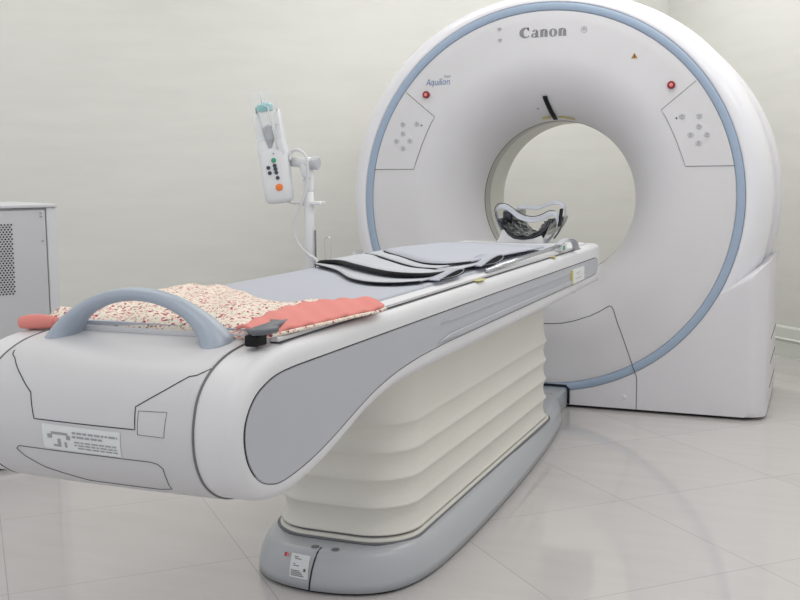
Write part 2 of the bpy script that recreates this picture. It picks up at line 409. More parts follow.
# serif nameplate: x-height 1, cap height 1.35
Lt = []
Lt += ring_poly(.78, .66, (.78, .70), (.40, .52), 42, 322, 26, .2)            # C
Lt += [[(1.16, 1.42), (1.30, 1.30), (1.34, .86), (1.16, 1.0), (1.05, 1.12)]]
x = 1.62
Lt += [[(x + .62, 0), (x + .62, .72), (x + .98, .72), (x + .98, .14), (x + 1.1, .05), (x + 1.0, 0)]]   # a
Lt += ring_poly(x + .56, .66, (.42, .36), (.12, .27), 0, 165, 10)
Lt += ring_poly(x + .42, .26, (.42, .28), (.16, .16), 40, 340, 14)
x = 2.86
def en(x): return [[(x, 0), (x, .86), (x - .08, .9), (x + .44, 1.03), (x + .44, 0)], [(x + .58, 0), (x + .58, .74), (x + 1.02, .74), (x + 1.02, 0)]] + ring_poly(x + .62, .68, (.38, .34), (.1, .2), 0, 150, 8)
Lt += en(x)
x = 4.06
Lt += ring_poly(x + .56, .49, (.56, .53), (.17, .44), 0, 360, 28)
x = 5.36
Lt += en(x)
strips('nameplate', Lt, mat('nameplate_grey', (134, 134, 138), .45), G, -.0004, -.110, 1.643, .0328, 0, 0)
# blue model lettering: slanted sans strokes
def stroke(a, b, w=.12):
    a, b = Vector(a), Vector(b); d = (b - a).normalized(); n = Vector((-d.y, d.x)) * w / 2
    return [tuple(a + n), tuple(a - n), tuple(b - n), tuple(b + n)]
A = []
A += [stroke((0, 0), (.42, 1.3)), stroke((.42, 1.3), (.84, 0)), stroke((.18, .42), (.66, .42))]
A += ring_poly(1.28, .45, (.36, .46), (.24, .34), 0, 360, 16) + [stroke((1.6, .9), (1.6, -.42))]
A += [stroke((1.95, .9), (1.95, .3)), stroke((2.48, .9), (2.48, 0))] + ring_poly(2.215, .33, (.32, .34), (.2, .22), 180, 360, 10)
A += [stroke((2.82, 0), (2.82, .85)), stroke((2.82, 1.1), (2.82, 1.25)), stroke((3.12, 0), (3.12, 1.35)), stroke((3.42, 0), (3.42, .85)), stroke((3.42, 1.1), (3.42, 1.25))]
A += ring_poly(4.02, .45, (.37, .46), (.25, .34), 0, 360, 16)
A += [stroke((4.65, 0), (4.65, .9)), stroke((5.2, 0), (5.2, .58))] + ring_poly(4.925, .55, (.335, .36), (.215, .24), 0, 180, 10)
strips('model_lettering', A, 'bluep', G, -.0004, -.551, 1.456, .0215, .2)
B = []
B += ring_poly(.3, .98, (.3, .3), (.18, .18), 40, 270, 8) + ring_poly(.3, .42, (.3, .3), (.18, .18), -140, 90, 8)
B += [stroke((.95, 1.2), (.95, .1)), stroke((.75, .9), (1.2, .9))]
B += ring_poly(1.75, .45, (.34, .4), (.22, .28), 0, 360, 12) + [stroke((2.05, .85), (2.05, .05))]
B += [stroke((2.45, .05), (2.45, .85)), stroke((2.45, .75), (2.8, .85))]
B += [stroke((3.2, 1.2), (3.2, .1)), stroke((3.0, .9), (3.45, .9))]
strips('model_lettering', B, 'grey', G, -.0004, -.466, 1.487, .0098, .2)
# small icons beside the nameplate
for (ix, iz) in ((-.202, 1.688), (-.199, 1.640)):
    strips('status_icon', [stroke((-.9, .5), (.9, .5), .16), stroke((-.9, -.9), (-.9, .5), .1), stroke((.9, -.9), (.9, .5), .1), stroke((-.5, -.2), (.6, .1), .5), stroke((-.6, -.8), (.5, -.8), .25)], 'grey', G, -.0004, ix, iz, .0085)
strips('status_icon', ring_poly(0, 0, (1, 1), (.85, .85), 0, 360, 20) + [stroke((-.35, -.3), (.3, .4), .25), stroke((-.3, .4), (.35, -.2), .2)], 'grey', G, -.0004, .177, 1.664, .0135)
tri = strips('warning_triangle', [[(-1, -.7), (1, -.7), (0, 1)]], mat('warning_orange', (176, 128, 66), .5), G, -.0006, .394, 1.541, .0135)
strips('warning_mark', [[(-.16, -.45), (.16, -.45), (.1, .5), (-.1, .5)]], 'dark', tri, -.0018, .394, 1.541, .0135, th=.0005)
lathe('sensor_dot', [(0, -.003), (.004, -.003), (.005, 0)], (-.056, .121, 1.342), (0, 1, .6), 'grey', G, k=10)
# gasket where the table rail enters the base
gk = [(-.128, .018), (-.128, .085), (-.115, .098), (.115, .098), (.128, .085), (.128, .018)]
tube('rail_gasket', [(x, -.004, z) for x, z in gk], .006, 'black', G, k=6)

# ------------------------------------------------------------------ patient table
T = thing('patient_table', 'long white motorised patient table with grey side panels, cream bellows and grey floor plinth', 'patient table', (0, -1.3, 0))
# plinth
rightside = [(.10, -.17), (.135, -.21), (.165, -.30), (.188, -.45), (.212, -.7), (.232, -1.0), (.246, -1.35), (.252, -1.65), (.25, -1.9), (.238, -2.07), (.205, -2.185), (.15, -2.245), (.08, -2.275), (0, -2.285)]
rs = [(v.x, v.y) for v in spline([(x, y, 0) for x, y in rightside], 4)]
outl = rs + [(-x, y) for x, y in rs[::-1][1:]]
def offs(o, d, k=1.0): # shrink outline towards its spine
    out = []; n = len(o)
    for i, (x, y) in enumerate(o):
        a = Vector(o[i - 1]); b = Vector(o[(i + 1) % n]); t = (b - a).normalized(); nn = Vector((t.y, -t.x))
        if (nn.x * x + nn.y * (y + 1.2)) > 0: nn = -nn
        out.append((x + nn.x * d, y + nn.y * d))
    return out
lay = [(0.006, .0), (0.006, .008)]
pr = [(-.004, .008), (-.003, .03), (.003, .06), (.011, .08), (.020, .094), (.030, .102), (.042, .104), (.075, .100)]
rows = [[(x, y, z) for x, y in offs(outl, d)] for d, z in pr]
o = grid('plinth_cover', rows, 'plinth', T, closed=True, caps=True)
rows = [[(x, y, z) for x, y in offs(outl, .006)] for z in (0, .009)]
grid('plinth_foot', rows, 'dark', T, closed=True, caps=True)
prism('connector_rail', [(-.118, .004), (-.118, .078), (-.108, .088), (.108, .088), (.118, .078), (.118, .004)], 1, -.28, -.001, 'plinth', T)
tube('plinth_seam', [(-.006, -2.2895, .008), (-.004, -2.2885, .03), (0, -2.282, .062), (.003, -2.273, .083), (.005, -2.259, .099), (.006, -2.24, .1045)], .0022, 'dark', T, k=6)
for x in (-.012, .045): lathe('plinth_screw_cover', [(0, .001), (.010, .001), (.011, 0)], (x, -2.238, .1045), (0, 0, 1), 'seam', T, k=16)
# rating plate with red mark on plinth
def yplinth(x, z):   # front surface of the plinth
    best = -2.285
    for a, b in zip(outl, outl[1:]):
        if min(a[0], b[0]) <= x <= max(a[0], b[0]) and a[1] < -2.0:
            t = (x - a[0]) / ((b[0] - a[0]) or 1); best = a[1] + (b[1] - a[1]) * t
    d = 0
    for (d0, z0), (d1, z1) in zip(pr, pr[1:]):
        if z0 <= z <= z1: d = d0 + (d1 - d0) * (z - z0) / (z1 - z0 or 1)
    return best + d
def patch_p(name, x0, x1, z0, z1, m, off, parent, skew=0):
    rows = [[(x0 + (x1 - x0) * i / 6 + skew * (z0 + (z1 - z0) * j / 5), yplinth(x0 + (x1 - x0) * i / 6, z0 + (z1 - z0) * j / 5) - off, z0 + (z1 - z0) * j / 5) for i in range(7)] for j in range(6)]
    return grid(name, rows, m, parent, smooth=False)
pl = patch_p('rating_label', -.066, -.010, .034, .090, 'label', .002, T)
for z, a, b in ((.083, -.056, -.044), (.079, -.053, -.034), (.067, -.056, -.050), (.063, -.056, -.038), (.051, -.061, -.036), (.047, -.061, -.030), (.043, -.061, -.026), (.039, -.061, -.022)):
    patch_p('label_print', a, b, z, z + .0018, 'dgrey', .003, pl)
patch_p('label_print', -.024, -.018, .052, .060, 'dgrey', .003, pl)
lg = patch_p('company_mark', -.089, -.081, .079, .088, 'logored', .002, T); patch_p('company_mark_tail', -.081, -.074, .080, .088, MT['coral'], .0022, lg)

# bellows
def bell_outline(w, y0, y1, r0, r1, n=10):
    o = []
    for (cx, cy, r, a0) in ((w - r1, y1 - r1, r1, 0), (-(w - r1), y1 - r1, r1, 90), (-(w - r0), y0 + r0, r0, 180), (w - r0, y0 + r0, r0, 270)):
        for i in range(n + 1):
            a = radians(a0 + 90 * i / n); o.append((cx + r * cos(a), cy + r * sin(a)))
    return o
rows = []
zs = [.122 + (.586 - .122) * i / 120 for i in range(121)]
folds = [.122, .195, .268, .341, .414, .586]
def pleat(z):
    for a, b in zip(folds, folds[1:]):
        if a <= z <= b + 1e-9:
            t = (z - a) / (b - a); return .011 * (1 - sin(pi * t) ** .6) if b < .5 else .011 * (1 - min(1, sin(pi * min(t * 1.4, .5)) ** .6))
    return 0
for z in zs:
    d = pleat(z); rows.append([(x, y, z) for x, y in bell_outline(.193 + d, -2.155 - d, -.60 + d, .13, .13)])
bl = grid('bellows', rows, 'cream', T, closed=True, caps=True)
rows = [[(x, y, z) for x, y in bell_outline(.197 + d, -2.160 - d, -.58 + d, .13, .12)] for d, z in ((.008, .098), (.008, .110), (.004, .1145), (-.002, .115))]
grid('bellows_frame', rows, 'cream', T, closed=True, caps=True)
rows = [[(x, y, z) for x, y in bell_outline(.197, -2.160, -.58, .13, .12)] for z in (.114, .123)]
grid('bellows_gap', rows, 'seam', T, closed=True, caps=True)
rows = [[(x, y, z) for x, y in bell_outline(.197 + d, -2.160 - d, -.58 + d, .13, .12)] for d, z in ((.014, .1), (.014, .1055))]
grid('plinth_gap', rows, 'seam', T, closed=True, caps=True)

# table body: side outline (y, z)
ZT = .757
nose = [(-2.86, ZT), (-2.94, .754), (-3.01, .744), (-3.065, .722), (-3.10, .69), (-3.116, .65), (-3.119, .61), (-3.110, .57), (-3.085, .532), (-3.04, .502), (-2.98, .486), (-2.92, .483), (-2.84, .493), (-2.76, .510), (-2.68, .532), (-2.60, .554), (-2.5, .572), (-2.38, .582), (-2.2, .585)]
ns = [(v.x, v.y) for v in spline([(a, b, 0) for a, b in nose], 3)]
body = [(-.2, ZT), (-1.2, ZT), (-2.2, ZT)] + ns + [(-1.2, .585), (-.2, .595)]
o = prism('table_body', body, 0, -.302, .302, 'white', T, bev=0)
bm = bmesh.new(); bm.from_mesh(o.data)
E_ = [e for e in bm.edges if len(e.link_faces) == 2 and any(abs(f.normal.x) > .9 for f in e.link_faces) and not all(abs(f.normal.x) > .9 for f in e.link_faces)]
bmesh.ops.bevel(bm, geom=E_, offset=.030, segments=6, profile=.5, affect='EDGES', clamp_overlap=True)
bmesh.ops.recalc_face_normals(bm, faces=bm.faces)
for f in bm.faces: f.smooth = True
for e in bm.edges: e.smooth = not (len(e.link_faces) == 2 and e.calc_face_angle(0) > radians(40))
bm.to_mesh(o.data); bm.free()
# side panels
pan = [(-.32, .704), (-.8, .706), (-1.5, .709), (-2.2, .711), (-2.9, .712), (-2.96, .710), (-3.005, .703), (-3.05, .686), (-3.08, .657), (-3.09, .622), (-3.08, .58), (-3.05, .545), (-3.01, .526), (-2.96, .519), (-2.867, .528), (-2.772, .547), (-2.669, .574), (-2.555, .601), (-2.43, .619), (-2.291, .629), (-2.1, .634), (-.36, .637), (-.30, .640), (-.262, .653), (-.252, .672), (-.262, .692), (-.285, .702)]
def grow(p, d):
    n = len(p); out = []
    cy = sum(a for a, b in p) / n
    for i in range(n):
        a = Vector(p[i - 1]); b = Vector(p[(i + 1) % n]); t = (b - a).normalized(); nn = Vector((t.y, -t.x)); out.append((p[i][0] + nn.x * d, p[i][1] + nn.y * d))
    return out
pan = [(v.x, v.y) for v in spline([(a, b, 0) for a, b in pan[4:20]], 4)] + pan[20:] + pan[:4]
area = sum(a[0] * b[1] - b[0] * a[1] for a, b in zip(pan, pan[1:] + pan[:1]))
sg = 1 if area > 0 else -1
for s in (1, -1):
    bk = prism('side_panel', grow(pan, -.001 * sg), 0, s * .300, s * .3035, 'greypanel', T, label='long grey inset panel along the side of the table')
    pp = [(s * .302, a, b) for a, b in grow(pan, .0015 * sg)]
    iA = 0; iB = 28
    tube('panel_gap', pp[-4:] + pp[iA:iB], .0014, 'dark', bk, k=6)
    tube('panel_gap', pp[iB - 1:-3], .0011, 'seam', bk, k=6)
    lip = [(-2.18, .642), (-2.10, .652), (-1.9, .6545), (-.50, .656), (-.47, .652), (-.46, .645), (-.50, .6395), (-2.0, .6385)]
    q = prism('panel_lip', lip, 0, s * .303, s * .3085, 'greypanel', bk); bevel(q, .002, 2)
    up = [(-2.16, .690), (-2.10, .684), (-.55, .680), (-.46, .678), (-.46, .6815), (-.55, .684), (-2.10, .688)]
    prism('panel_lip', up, 0, s * .303, s * .3065, 'greypanel', bk)
lb = prism('side_label', [(-.735, .640), (-.735, .692), (-.545, .690), (-.545, .640)], 0, .303, .3095, 'label', T, smooth=False, label='white sticker with yellow edge on the side panel')
box('label_edge', .303, .3100, -.755, -.735, .640, .692, 'yellow', lb)
for z, a, b in ((.676, -.69, -.62), (.668, -.66, -.62), (.655, -.70, -.60)): box('label_print', .3095, .3100, a, b, z, z + .002, 'grey', lb)
lathe('body_screw', [(0, .002), (.006, .0015), (.008, 0)], (.285, -.62, .5945), (.5, 0, -1), 'button', T, k=14)

# end cap (bulged middle of the table nose)
capo = [(v.x, v.y) for v in spline([(a, b, 0) for a, b in [(-2.905, ZT)] + nose[1:13]], 5)]
cn = []
for i, (y, z) in enumerate(capo):
    a = Vector(capo[max(0, i - 1)]); b = Vector(capo[min(len(capo) - 1, i + 1)]); t = (b - a).normalized(); cn.append(Vector((t.y, -t.x)) * -1)
if cn[len(cn) // 2].x > 0: cn = [-n for n in cn]
def cap_pt(x, i, extra=0):
    y, z = capo[i]; n = cn[i]; u = x / .223
    g = max(0, min(1, (-2.93 - y) / .23)); e = 1 - abs(u) ** 2
    edge = min(1, max(0, 1 - abs(u)) * .223 / .012); off = .0045 * sqrt(max(0, 1 - (1 - edge) ** 2)) - .001 + extra
    return (x, y + n.x * off - .012 * e * g, z + n.y * off)
xs = [-.223, -.2215, -.219, -.216, -.211] + [-.207 + .414 * i / 24 for i in range(25)] + [.211, .216, .219, .2215, .223]
cap = grid('end_cap', [[cap_pt(x, i) for x in xs] for i in range(len(capo))], 'cap', T)
for s in (1, -1):
    tube('cap_seam', [cap_pt(s * .2232, i, .0022) for i in range(len(capo))], .002, 'seam', cap, k=6)
# map a world (x, z) on the front of the cap to its surface
def cap_at(x, z, extra=.002):
    for i in range(8, len(capo) - 1):
        a = cap_pt(x, i, extra); b = cap_pt(x, i + 1, extra)
        if a[2] >= z >= b[2]:
            t = (a[2] - z) / (a[2] - b[2] or 1); return tuple(a[k] + (b[k] - a[k]) * t for k in range(3))
    return cap_pt(x, len(capo) - 1, extra)
def capline(name, L, r, m, parent=cap, ex=.0005):
    d = []
    for a, b in zip(L, L[1:]):
        n = max(2, int(hypot(a[0] - b[0], a[1] - b[1]) / .01))
        for k in range(n): d.append(cap_at(a[0] + (b[0] - a[0]) * k / n, a[1] + (b[1] - a[1]) * k / n, ex))
    d.append(cap_at(*L[-1], ex)); return tube(name, d, r, m, parent, k=6)
def cappatch(name, L, m, ex, parent=cap, n=8):
    """quad with corners L (x,z): bottom-left, bottom-right, top-right, top-left"""
    rows = [[cap_at(*[((L[0][k] * (1 - u) + L[1][k] * u) * (1 - v) + (L[3][k] * (1 - u) + L[2][k] * u) * v) for k in (0, 1)], ex) for u in [i / n for i in range(n + 1)]] for v in [j / n for j in range(n + 1)]]
    return grid(name, rows, m, parent)
CAPDATA = {
 'seam': [(-.206, .735), (-.201, .730), (-.187, .725), (-.144, .70), (-.110, .677), (-.095, .634), (.116, .632), (.113, .669), (.16, .697), (.193, .718), (.205, .720), (.222, .729)],
 'pocket': [(-.146, .574), (-.138, .580), (-.124, .580), (.039, .579), (.140, .577), (.152, .574), (.160, .566), (.158, .545), (.151, .520), (.123, .515), (-.022, .517), (-.099, .540), (-.133, .560), (-.146, .574)],
 'label': [(-.077, .584), (.085, .581), (.087, .625), (-.077, .628)],
 'square': [(.121, .624), (.171, .622), (.174, .664), (.120, .663)],
}
#CAPDATA_OVERRIDE
capline('cover_seam', CAPDATA['seam'], .0009, 'dark')
capline('pocket_seam', CAPDATA['pocket'], .0009, 'seam')
capline('hatch_seam', CAPDATA['square'] + CAPDATA['square'][:1], .0005, 'seam')
lb = cappatch('warning_label', CAPDATA['label'], 'label', .001)
def lq(u0, u1, v0, v1):
    L = CAPDATA['label']
    f = lambda u, v: tuple((L[0][k] * (1 - u) + L[1][k] * u) * (1 - v) + (L[3][k] * (1 - u) + L[2][k] * u) * v for k in (0, 1))
    return [f(u0, v0), f(u1, v0), f(u1, v1), f(u0, v1)]
random.seed(3)
for v0, h, a, b in ((.72, .10, .40, .97), (.56, .10, .40, .78), (.36, .07, .42, .95), (.24, .07, .42, .95), (.12, .07, .46, .97)):
    u = a
    while u < b:
        w = random.uniform(.03, .09); cappatch('label_print', lq(u, min(b, u + w), v0, v0 + h * .8), 'grey', .0018, lb, 2); u += w + .015
cappatch('label_picture', lq(.12, .34, .62, .72), 'grey', .0018, lb, 3); cappatch('label_picture', lq(.07, .13, .45, .62), 'grey', .0018, lb, 2); cappatch('label_picture', lq(.32, .37, .45, .62), 'grey', .0018, lb, 2)
cappatch('label_picture', lq(.20, .24, .12, .45), 'grey', .0018, lb, 2); cappatch('label_picture', lq(.14, .20, .12, .2), 'grey', .0018, lb, 2); cappatch('label_picture', lq(.29, .32, .12, .34), 'grey', .0018, lb, 2)
# handle
hp = []
for i in range(31):
    a = pi * i / 30; hp.append((-.170 * cos(a) + .002, -2.955, .744 + .092 * sin(a) ** 1.3))
hw = [.050, .034, .024, .021, .0205, .021, .024, .034, .050]
tube('grab_handle', hp, hw, 'handle', T, k=20, flat=(.62, 1.0), up=(0, .001, 1) if False else None)

# cradle, mattress, rails
cr = [(-.262, .752), (-.262, .764), (-.256, .768), (.256, .768), (.262, .764), (.262, .752)]
prism('cradle', cr, 1, -2.93, -.32, 'white', T, label='white sliding cradle under the mattress')
def rail(s):
    box('rail_gap', s * .2725 - .0100, s * .2725 + .0115, -2.93, -.5, .7572, .7582, 'dark', T)
    r = prism('cradle_rail', [(s * .264, .7575), (s * .264, .767), (s * .267, .769), (s * .277, .767), (s * .280, .764), (s * .280, .7575)], 1, -2.93, -.62, 'white', T)
rail(1); rail(-1)
mw = .25
mp = [(-mw, .766), (-mw, .768)] + [(-mw + .008 * (1 - cos(a)), .768 + .0075 * sin(a)) for a in [pi / 2 * i / 4 for i in range(1, 5)]]
mp = mp + [(-.12, .776), (0, .7765), (.12, .776)] + [(-x, z) for x, z in mp[::-1]]
prism('mattress', mp, 1, -2.92, -.62, 'mattress', T)
box('table_sticker', .272, .296, -1.83, -1.76, .7575, .7588, 'yellow', T, label='small yellow-green sticker on the table edge')
box('table_sticker', .272, .296, -.98, -.93, .7575, .7588, 'yellow', T, label='small yellow-green sticker on the table edge')

# ------------------------------------------------------------------ cradle extension with release lever
LV = thing('strap_lever', 'bright metal rod with a curled grey strap end lying along the right table rail', 'strap bar', (.28, -.9, .77))
tube('rod', [(.276, -1.70, .775), (.277, -1.3, .781), (.278, -1.0, .786), (.279, -.82, .789)], .0065, 'steel', LV, k=10)
box('bracket', .262, .292, -.84, -.77, .768, .794, 'white', LV, .003)
box('bracket_label', .2915, .2925, -.835, -.80, .772, .788, 'green', LV)
tube('strap', [(.279, -.85, .792), (.281, -.80, .804), (.283, -.74, .808), (.287, -.68, .803), (.292, -.64, .785), (.295, -.63, .760)], .014, 'greypanel', LV, k=8, smooth_pts=4, flat=(.15, 1), label='grey strap loop')

# ------------------------------------------------------------------ grey sheets and straps folded on the table
def sheet(name, edge, depth, z_far, label, m='fabric', taper=None, group='straps and mats folded on the table', th=.004, pipe=.0045, piped=True, wav=.0):
    E = spline(edge, 5); F = spline(depth, 5); n = len(E); rows = []
    K = 8
    for j in range(K + 1):
        v = j / K; rows.append([E[i] * (1 - v) + F[i] * v + Vector((0, 0, wav * sin(pi * v) * (.6 + .4 * sin(i * .9)))) for i in range(n)])
    t = thing(name, label, 'strap', tuple(E[n // 2]), 0, group)
    o = grid('fabric', rows, m, t); s = o.modifiers.new('s', 'SOLIDIFY'); s.thickness = th; s.offset = 1
    if piped: tube('piping', [p + Vector((0, 0, .001)) for p in E], [pipe * .5, pipe, pipe, pipe, pipe * .7], 'black', t, k=6, flat=(1, 1), label='black edge binding')  # black binding; its thicker middle also paints in shade of the gap
    return t
# bottom layer
sheet('body_strap', [(-.285, -1.66, .772), (-.24, -1.76, .783), (-.10, -1.91, .783), (.03, -2.10, .783), (.12, -2.18, .783), (.19, -2.18, .783), (.235, -2.12, .783)],
      [(-.28, -1.50, .772), (-.235, -1.56, .780), (-.10, -1.70, .782), (.03, -1.85, .782), (.12, -1.93, .782), (.19, -1.93, .782), (.235, -1.87, .782)], 0,
      'lowest grey strap layer across the mattress, showing the frontmost thin black edge', piped=True, pipe=.0026)
sheet('body_strap', [(-.283, -1.66, .779), (-.235, -1.73, .790), (-.14, -1.80, .797), (-.03, -1.93, .799), (.12, -2.07, .797), (.20, -2.08, .794), (.235, -2.00, .791), (.245, -1.86, .790)],
      [(-.275, -1.15, .779), (-.23, -1.17, .786), (-.14, -1.25, .788), (-.03, -1.38, .788), (.12, -1.5, .788), (.20, -1.55, .788), (.235, -1.52, .788), (.245, -1.5, .788)], 0,
      'wide pale grey strap with a thick black front edge and gap shade lying over the lowest layer', pipe=.0062, wav=.002)
sheet('body_strap', [(-.22, -1.44, .793), (-.13, -1.56, .797), (-.04, -1.70, .801), (.06, -1.83, .800), (.15, -1.925, .798), (.21, -1.93, .797)],
      [(-.21, -1.12, .792), (-.12, -1.2, .794), (-.04, -1.28, .796), (.06, -1.4, .796), (.14, -1.5, .796), (.20, -1.5, .796)], 0,
      'pale grey middle strap with a short black edge between the thick edge and the mat', pipe=.0034)
sheet('positioning_mat', [(-.195, -1.22, .797), (-.185, -1.36, .799), (-.13, -1.47, .801), (-.02, -1.63, .803), (.13, -1.83, .803), (.20, -1.84, .802), (.235, -1.72, .800)],
      [(-.195, -.80, .785), (-.17, -.76, .785), (-.1, -.74, .785), (-.0, -.78, .785), (.1, -.82, .785), (.2, -.88, .785), (.238, -.90, .785)], 0,
      'large grey positioning mat spread over the head end of the table above the straps', m='mattress', pipe=.0026, th=.005)
# rolled ends beside the rail
def fold(y0, y1, h, zb, x0, x1, label):
    # a strap end folded back on itself: teardrop loop across the table, dark inside
    t = thing('folded_strap', label, 'strap', ((x0 + x1) / 2, y1, zb), 0, 'straps and mats folded on the table')
    pr_ = []
    L = y1 - y0
    for i in range(25):
        a = -pi + 2 * pi * i / 24; u = (1 + cos(a)) / 2
        w = sin(a) * (h / 2) * (u ** .7) * 1.15
        pr_.append((y0 + L * u, zb + h * .5 * (.12 + .88 * u ** .6) + w))
    rows = [[(x, y, z) for y, z in pr_] for x in (x0, x0 + (x1 - x0) * .5, x1)]
    o = grid('fabric', rows, 'strapgrey', t); s = o.modifiers.new('s', 'SOLIDIFY'); s.thickness = .003; s.offset = 0
    v = [(x1 - .004, y, z) for y, z in pr_[1:]]; mesh('dark_lining', v + [(x0 + .004, y, z) for y, z in pr_[1:]], [tuple(range(len(v))), tuple(range(2 * len(v) - 1, len(v) - 1, -1))], 'black', t, smooth=False, label='black inside of the fold')
    tube('edge_binding', [(x1, y, z) for y, z in pr_[1:13]], .0014, 'black', t, k=5)
fold(-2.06, -1.86, .020, .780, .205, .264, 'nearer folded strap end with black inside beside the right rail')
fold(-1.70, -1.48, .026, .785, .205, .262, 'farther larger folded strap end with black inside near the head end')

# ------------------------------------------------------------------ floral cloth
def hsh(a, b): return sin(a * 12.9 + b * 7.3) * .5 + sin(a * 5.1 - b * 9.7 + 1.3) * .5
FC = thing('floral_cloth', 'folded floral cotton sheet with coral lining lying on the table behind the handle', 'cloth', (0, -2.7, .776))
NU, NV = 44, 40
FAR = spline([(-.247, -2.30, 0), (-.17, -2.35, 0), (-.09, -2.43, 0), (.02, -2.53, 0), (.10, -2.57, 0), (.17, -2.50, 0), (.250, -2.47, 0)], 5)
def cloth_xy(u, v):   # u across, v away from the handle
    nl, nr = Vector((-.262, -2.915)), Vector((.240, -2.935))
    q = u * (len(FAR) - 1); k = min(int(q), len(FAR) - 2); far = FAR[k].lerp(FAR[k + 1], q - k).to_2d()
    p = (nl * (1 - u) + nr * u) * (1 - v) + far * v
    p.y += .006 * sin(u * 23) * v
    return p
rows = []
for j in range(NV + 1):
    v = j / NV; row = []
    for i in range(NU + 1):
        u = i / NU; p = cloth_xy(u, v)
        env = min(1, min(v, 1 - v) * 7) * .9 + .1
        h = .779 + env * (.006 + .006 * hsh(u * 2.2, v * 2.5) + .0035 * sin(u * 14 + v * 9) + .0025 * sin(v * 31 - u * 12)) + .013 * math.exp(-((u - .05) / .16) ** 2 - ((v - .50) / .22) ** 2) 
        h += .006 * math.exp(-((v - .06) / .05) ** 2)
        h -= .013 * max(0, 1 - v * 14)
        if p.x < -.25: h -= .006
        if u > .80: h -= .010 * (u - .80) / .20
        row.append((p.x, p.y, h))
    rows.append(row)
o = grid('floral_fabric', rows, 'floral', FC); sdf = o.modifiers.new('s', 'SOLIDIFY'); sdf.thickness = .009; sdf.offset = -1
# coral border on the right
inner = [(.205, -2.95, .783), (.205, -2.88, .790), (.195, -2.80, .794), (.190, -2.70, .794), (.200, -2.62, .793), (.222, -2.55, .790), (.248, -2.485, .786)]
outer = [(.262, -2.965, .775), (.278, -2.90, .777), (.285, -2.82, .776), (.292, -2.74, .775), (.298, -2.65, .774), (.305, -2.56, .772), (.300, -2.50, .772)]
I, O = spline(inner, 6), spline(outer, 6)
rows = []
for k in range(13):
    w = k / 12; rows.append([I[i] * (1 - w) + O[i] * w + Vector((0, 0, .006 * sin(pi * w) + .003 * sin(i * .55 + w * 3) * sin(pi * w) + .002 * sin(i * 1.3 + w * 5))) for i in range(len(I))])
o = grid('coral_lining', rows, 'coral', FC, label='coral pink folded-over border'); s = o.modifiers.new('s', 'SOLIDIFY'); s.thickness = .006; s.offset = -1
edge = [Vector(p) + Vector((.002, 0, -.006)) for p in O]
tube('floral_edge', edge, .0035, 'floral', FC, k=8)
tube('coral_roll', [(-.285, -2.945, .768), (-.265, -2.94, .770), (-.24, -2.935, .771), (-.212, -2.93, .770)], [.011, .0145, .0145, .012], 'coral', FC, k=12, smooth_pts=4, label='coral pink rolled corner at the left edge')
# dark clip
CL = thing('plastic_clip', 'dark grey plastic clip resting at the table edge beside the coral lining', 'clip', (.27, -2.94, .758))
prism('clip_body', [(.250, -2.985), (.268, -3.000), (.284, -2.985), (.290, -2.950), (.286, -2.935), (.272, -2.935), (.268, -2.90), (.262, -2.855), (.238, -2.85), (.222, -2.862), (.240, -2.885), (.246, -2.93)], 2, .7775, .7885, 'clip', CL, bev=.004, seg=2)
box('clip_base', .246, .272, -2.99, -2.955, .757, .777, 'black', CL, .003)

# ------------------------------------------------------------------ head holder
H = thing('head_holder', 'dark curved head holder with grey straps on a white bracket at the table head end', 'head holder', (0, -.3, .768))
br = [(-.088, .7685), (.112, .7685), (.112, .774), (.105, .800), (.07, .786), (.03, .780), (-.01, .784), (-.035, .80), (-.053, .822), (-.062, .82), (-.075, .785)]
prism('bracket', br, 1, -.42, -.33, 'white', H)
rows = []
for i in range(9):
    y = -.42 + .36 * i / 8; row = []
    for j in range(25):
        a = radians(188 + (352 - 188) * j / 24); row.append((.030 + (.110 - .001 * i) * cos(a), y, .880 + (.096) * sin(a) * (1 + .05 * sin(i * 1.1)) - .0))
    rows.append(row)
o = grid('head_cradle', rows, 'rubberdk', H, label='glossy dark curved cradle'); s = o.modifiers.new('s', 'SOLIDIFY'); s.thickness = .007; s.offset = 1
# crumpled clear film lining
rows = []
for i in range(15):
    y = -.44 + .36 * i / 14; row = []
    for j in range(25):
        a = radians(194 + (346 - 194) * j / 24); rr = .96 + .05 * sin(j * 2.1 + i * 1.7) * cos(i * 2.9 + j * .7) - .04 * (i % 3 == 0)
        row.append((.030 + .101 * rr * cos(a), y, .880 + .089 * rr * sin(a)))
    rows.append(row)
grid('plastic_film', rows, 'film', H, smooth=False, label='crumpled transparent plastic film')
def ribbon(name, L, w, m, k=7, th=.12, up=(0, .78, .62)):
    L = [(.155 - (.155 - x) * .89, y, z) for x, y, z in L]
    return tube(name, L, w, m, H, k=10, smooth_pts=k, flat=(1, th), up=up)
ribbon('chin_strap', [(-.015, -.36, .776), (-.075, -.38, .80), (-.112, -.38, .845), (-.130, -.38, .885), (-.118, -.38, .912), (-.080, -.385, .914), (-.045, -.39, .896), (-.01, -.395, .874), (.04, -.395, .862), (.085, -.39, .868), (.125, -.385, .885), (.152, -.38, .884), (.162, -.38, .855), (.152, -.38, .815), (.128, -.38, .785), (.105, -.38, .770)], .016, 'strapgrey')
ribbon('forehead_strap', [(-.105, -.13, .905), (-.05, -.13, .905), (.0, -.13, .903), (.04, -.13, .915), (.085, -.13, .926), (.118, -.13, .916), (.133, -.14, .885), (.130, -.15, .845), (.112, -.16, .805), (.085, -.16, .772)], .013, 'strapgrey')
tube('strap_edge', [(.155 - (.155 - x) * .89, -.393, z + .010) for x, z in ((-.112, .84), (-.132, .885), (-.119, .915), (-.080, .9175), (-.045, .900), (-.01, .878), (.04, .866), (.085, .872), (.125, .889), (.155, .888))], .0016, 'black', H, k=5, smooth_pts=5)
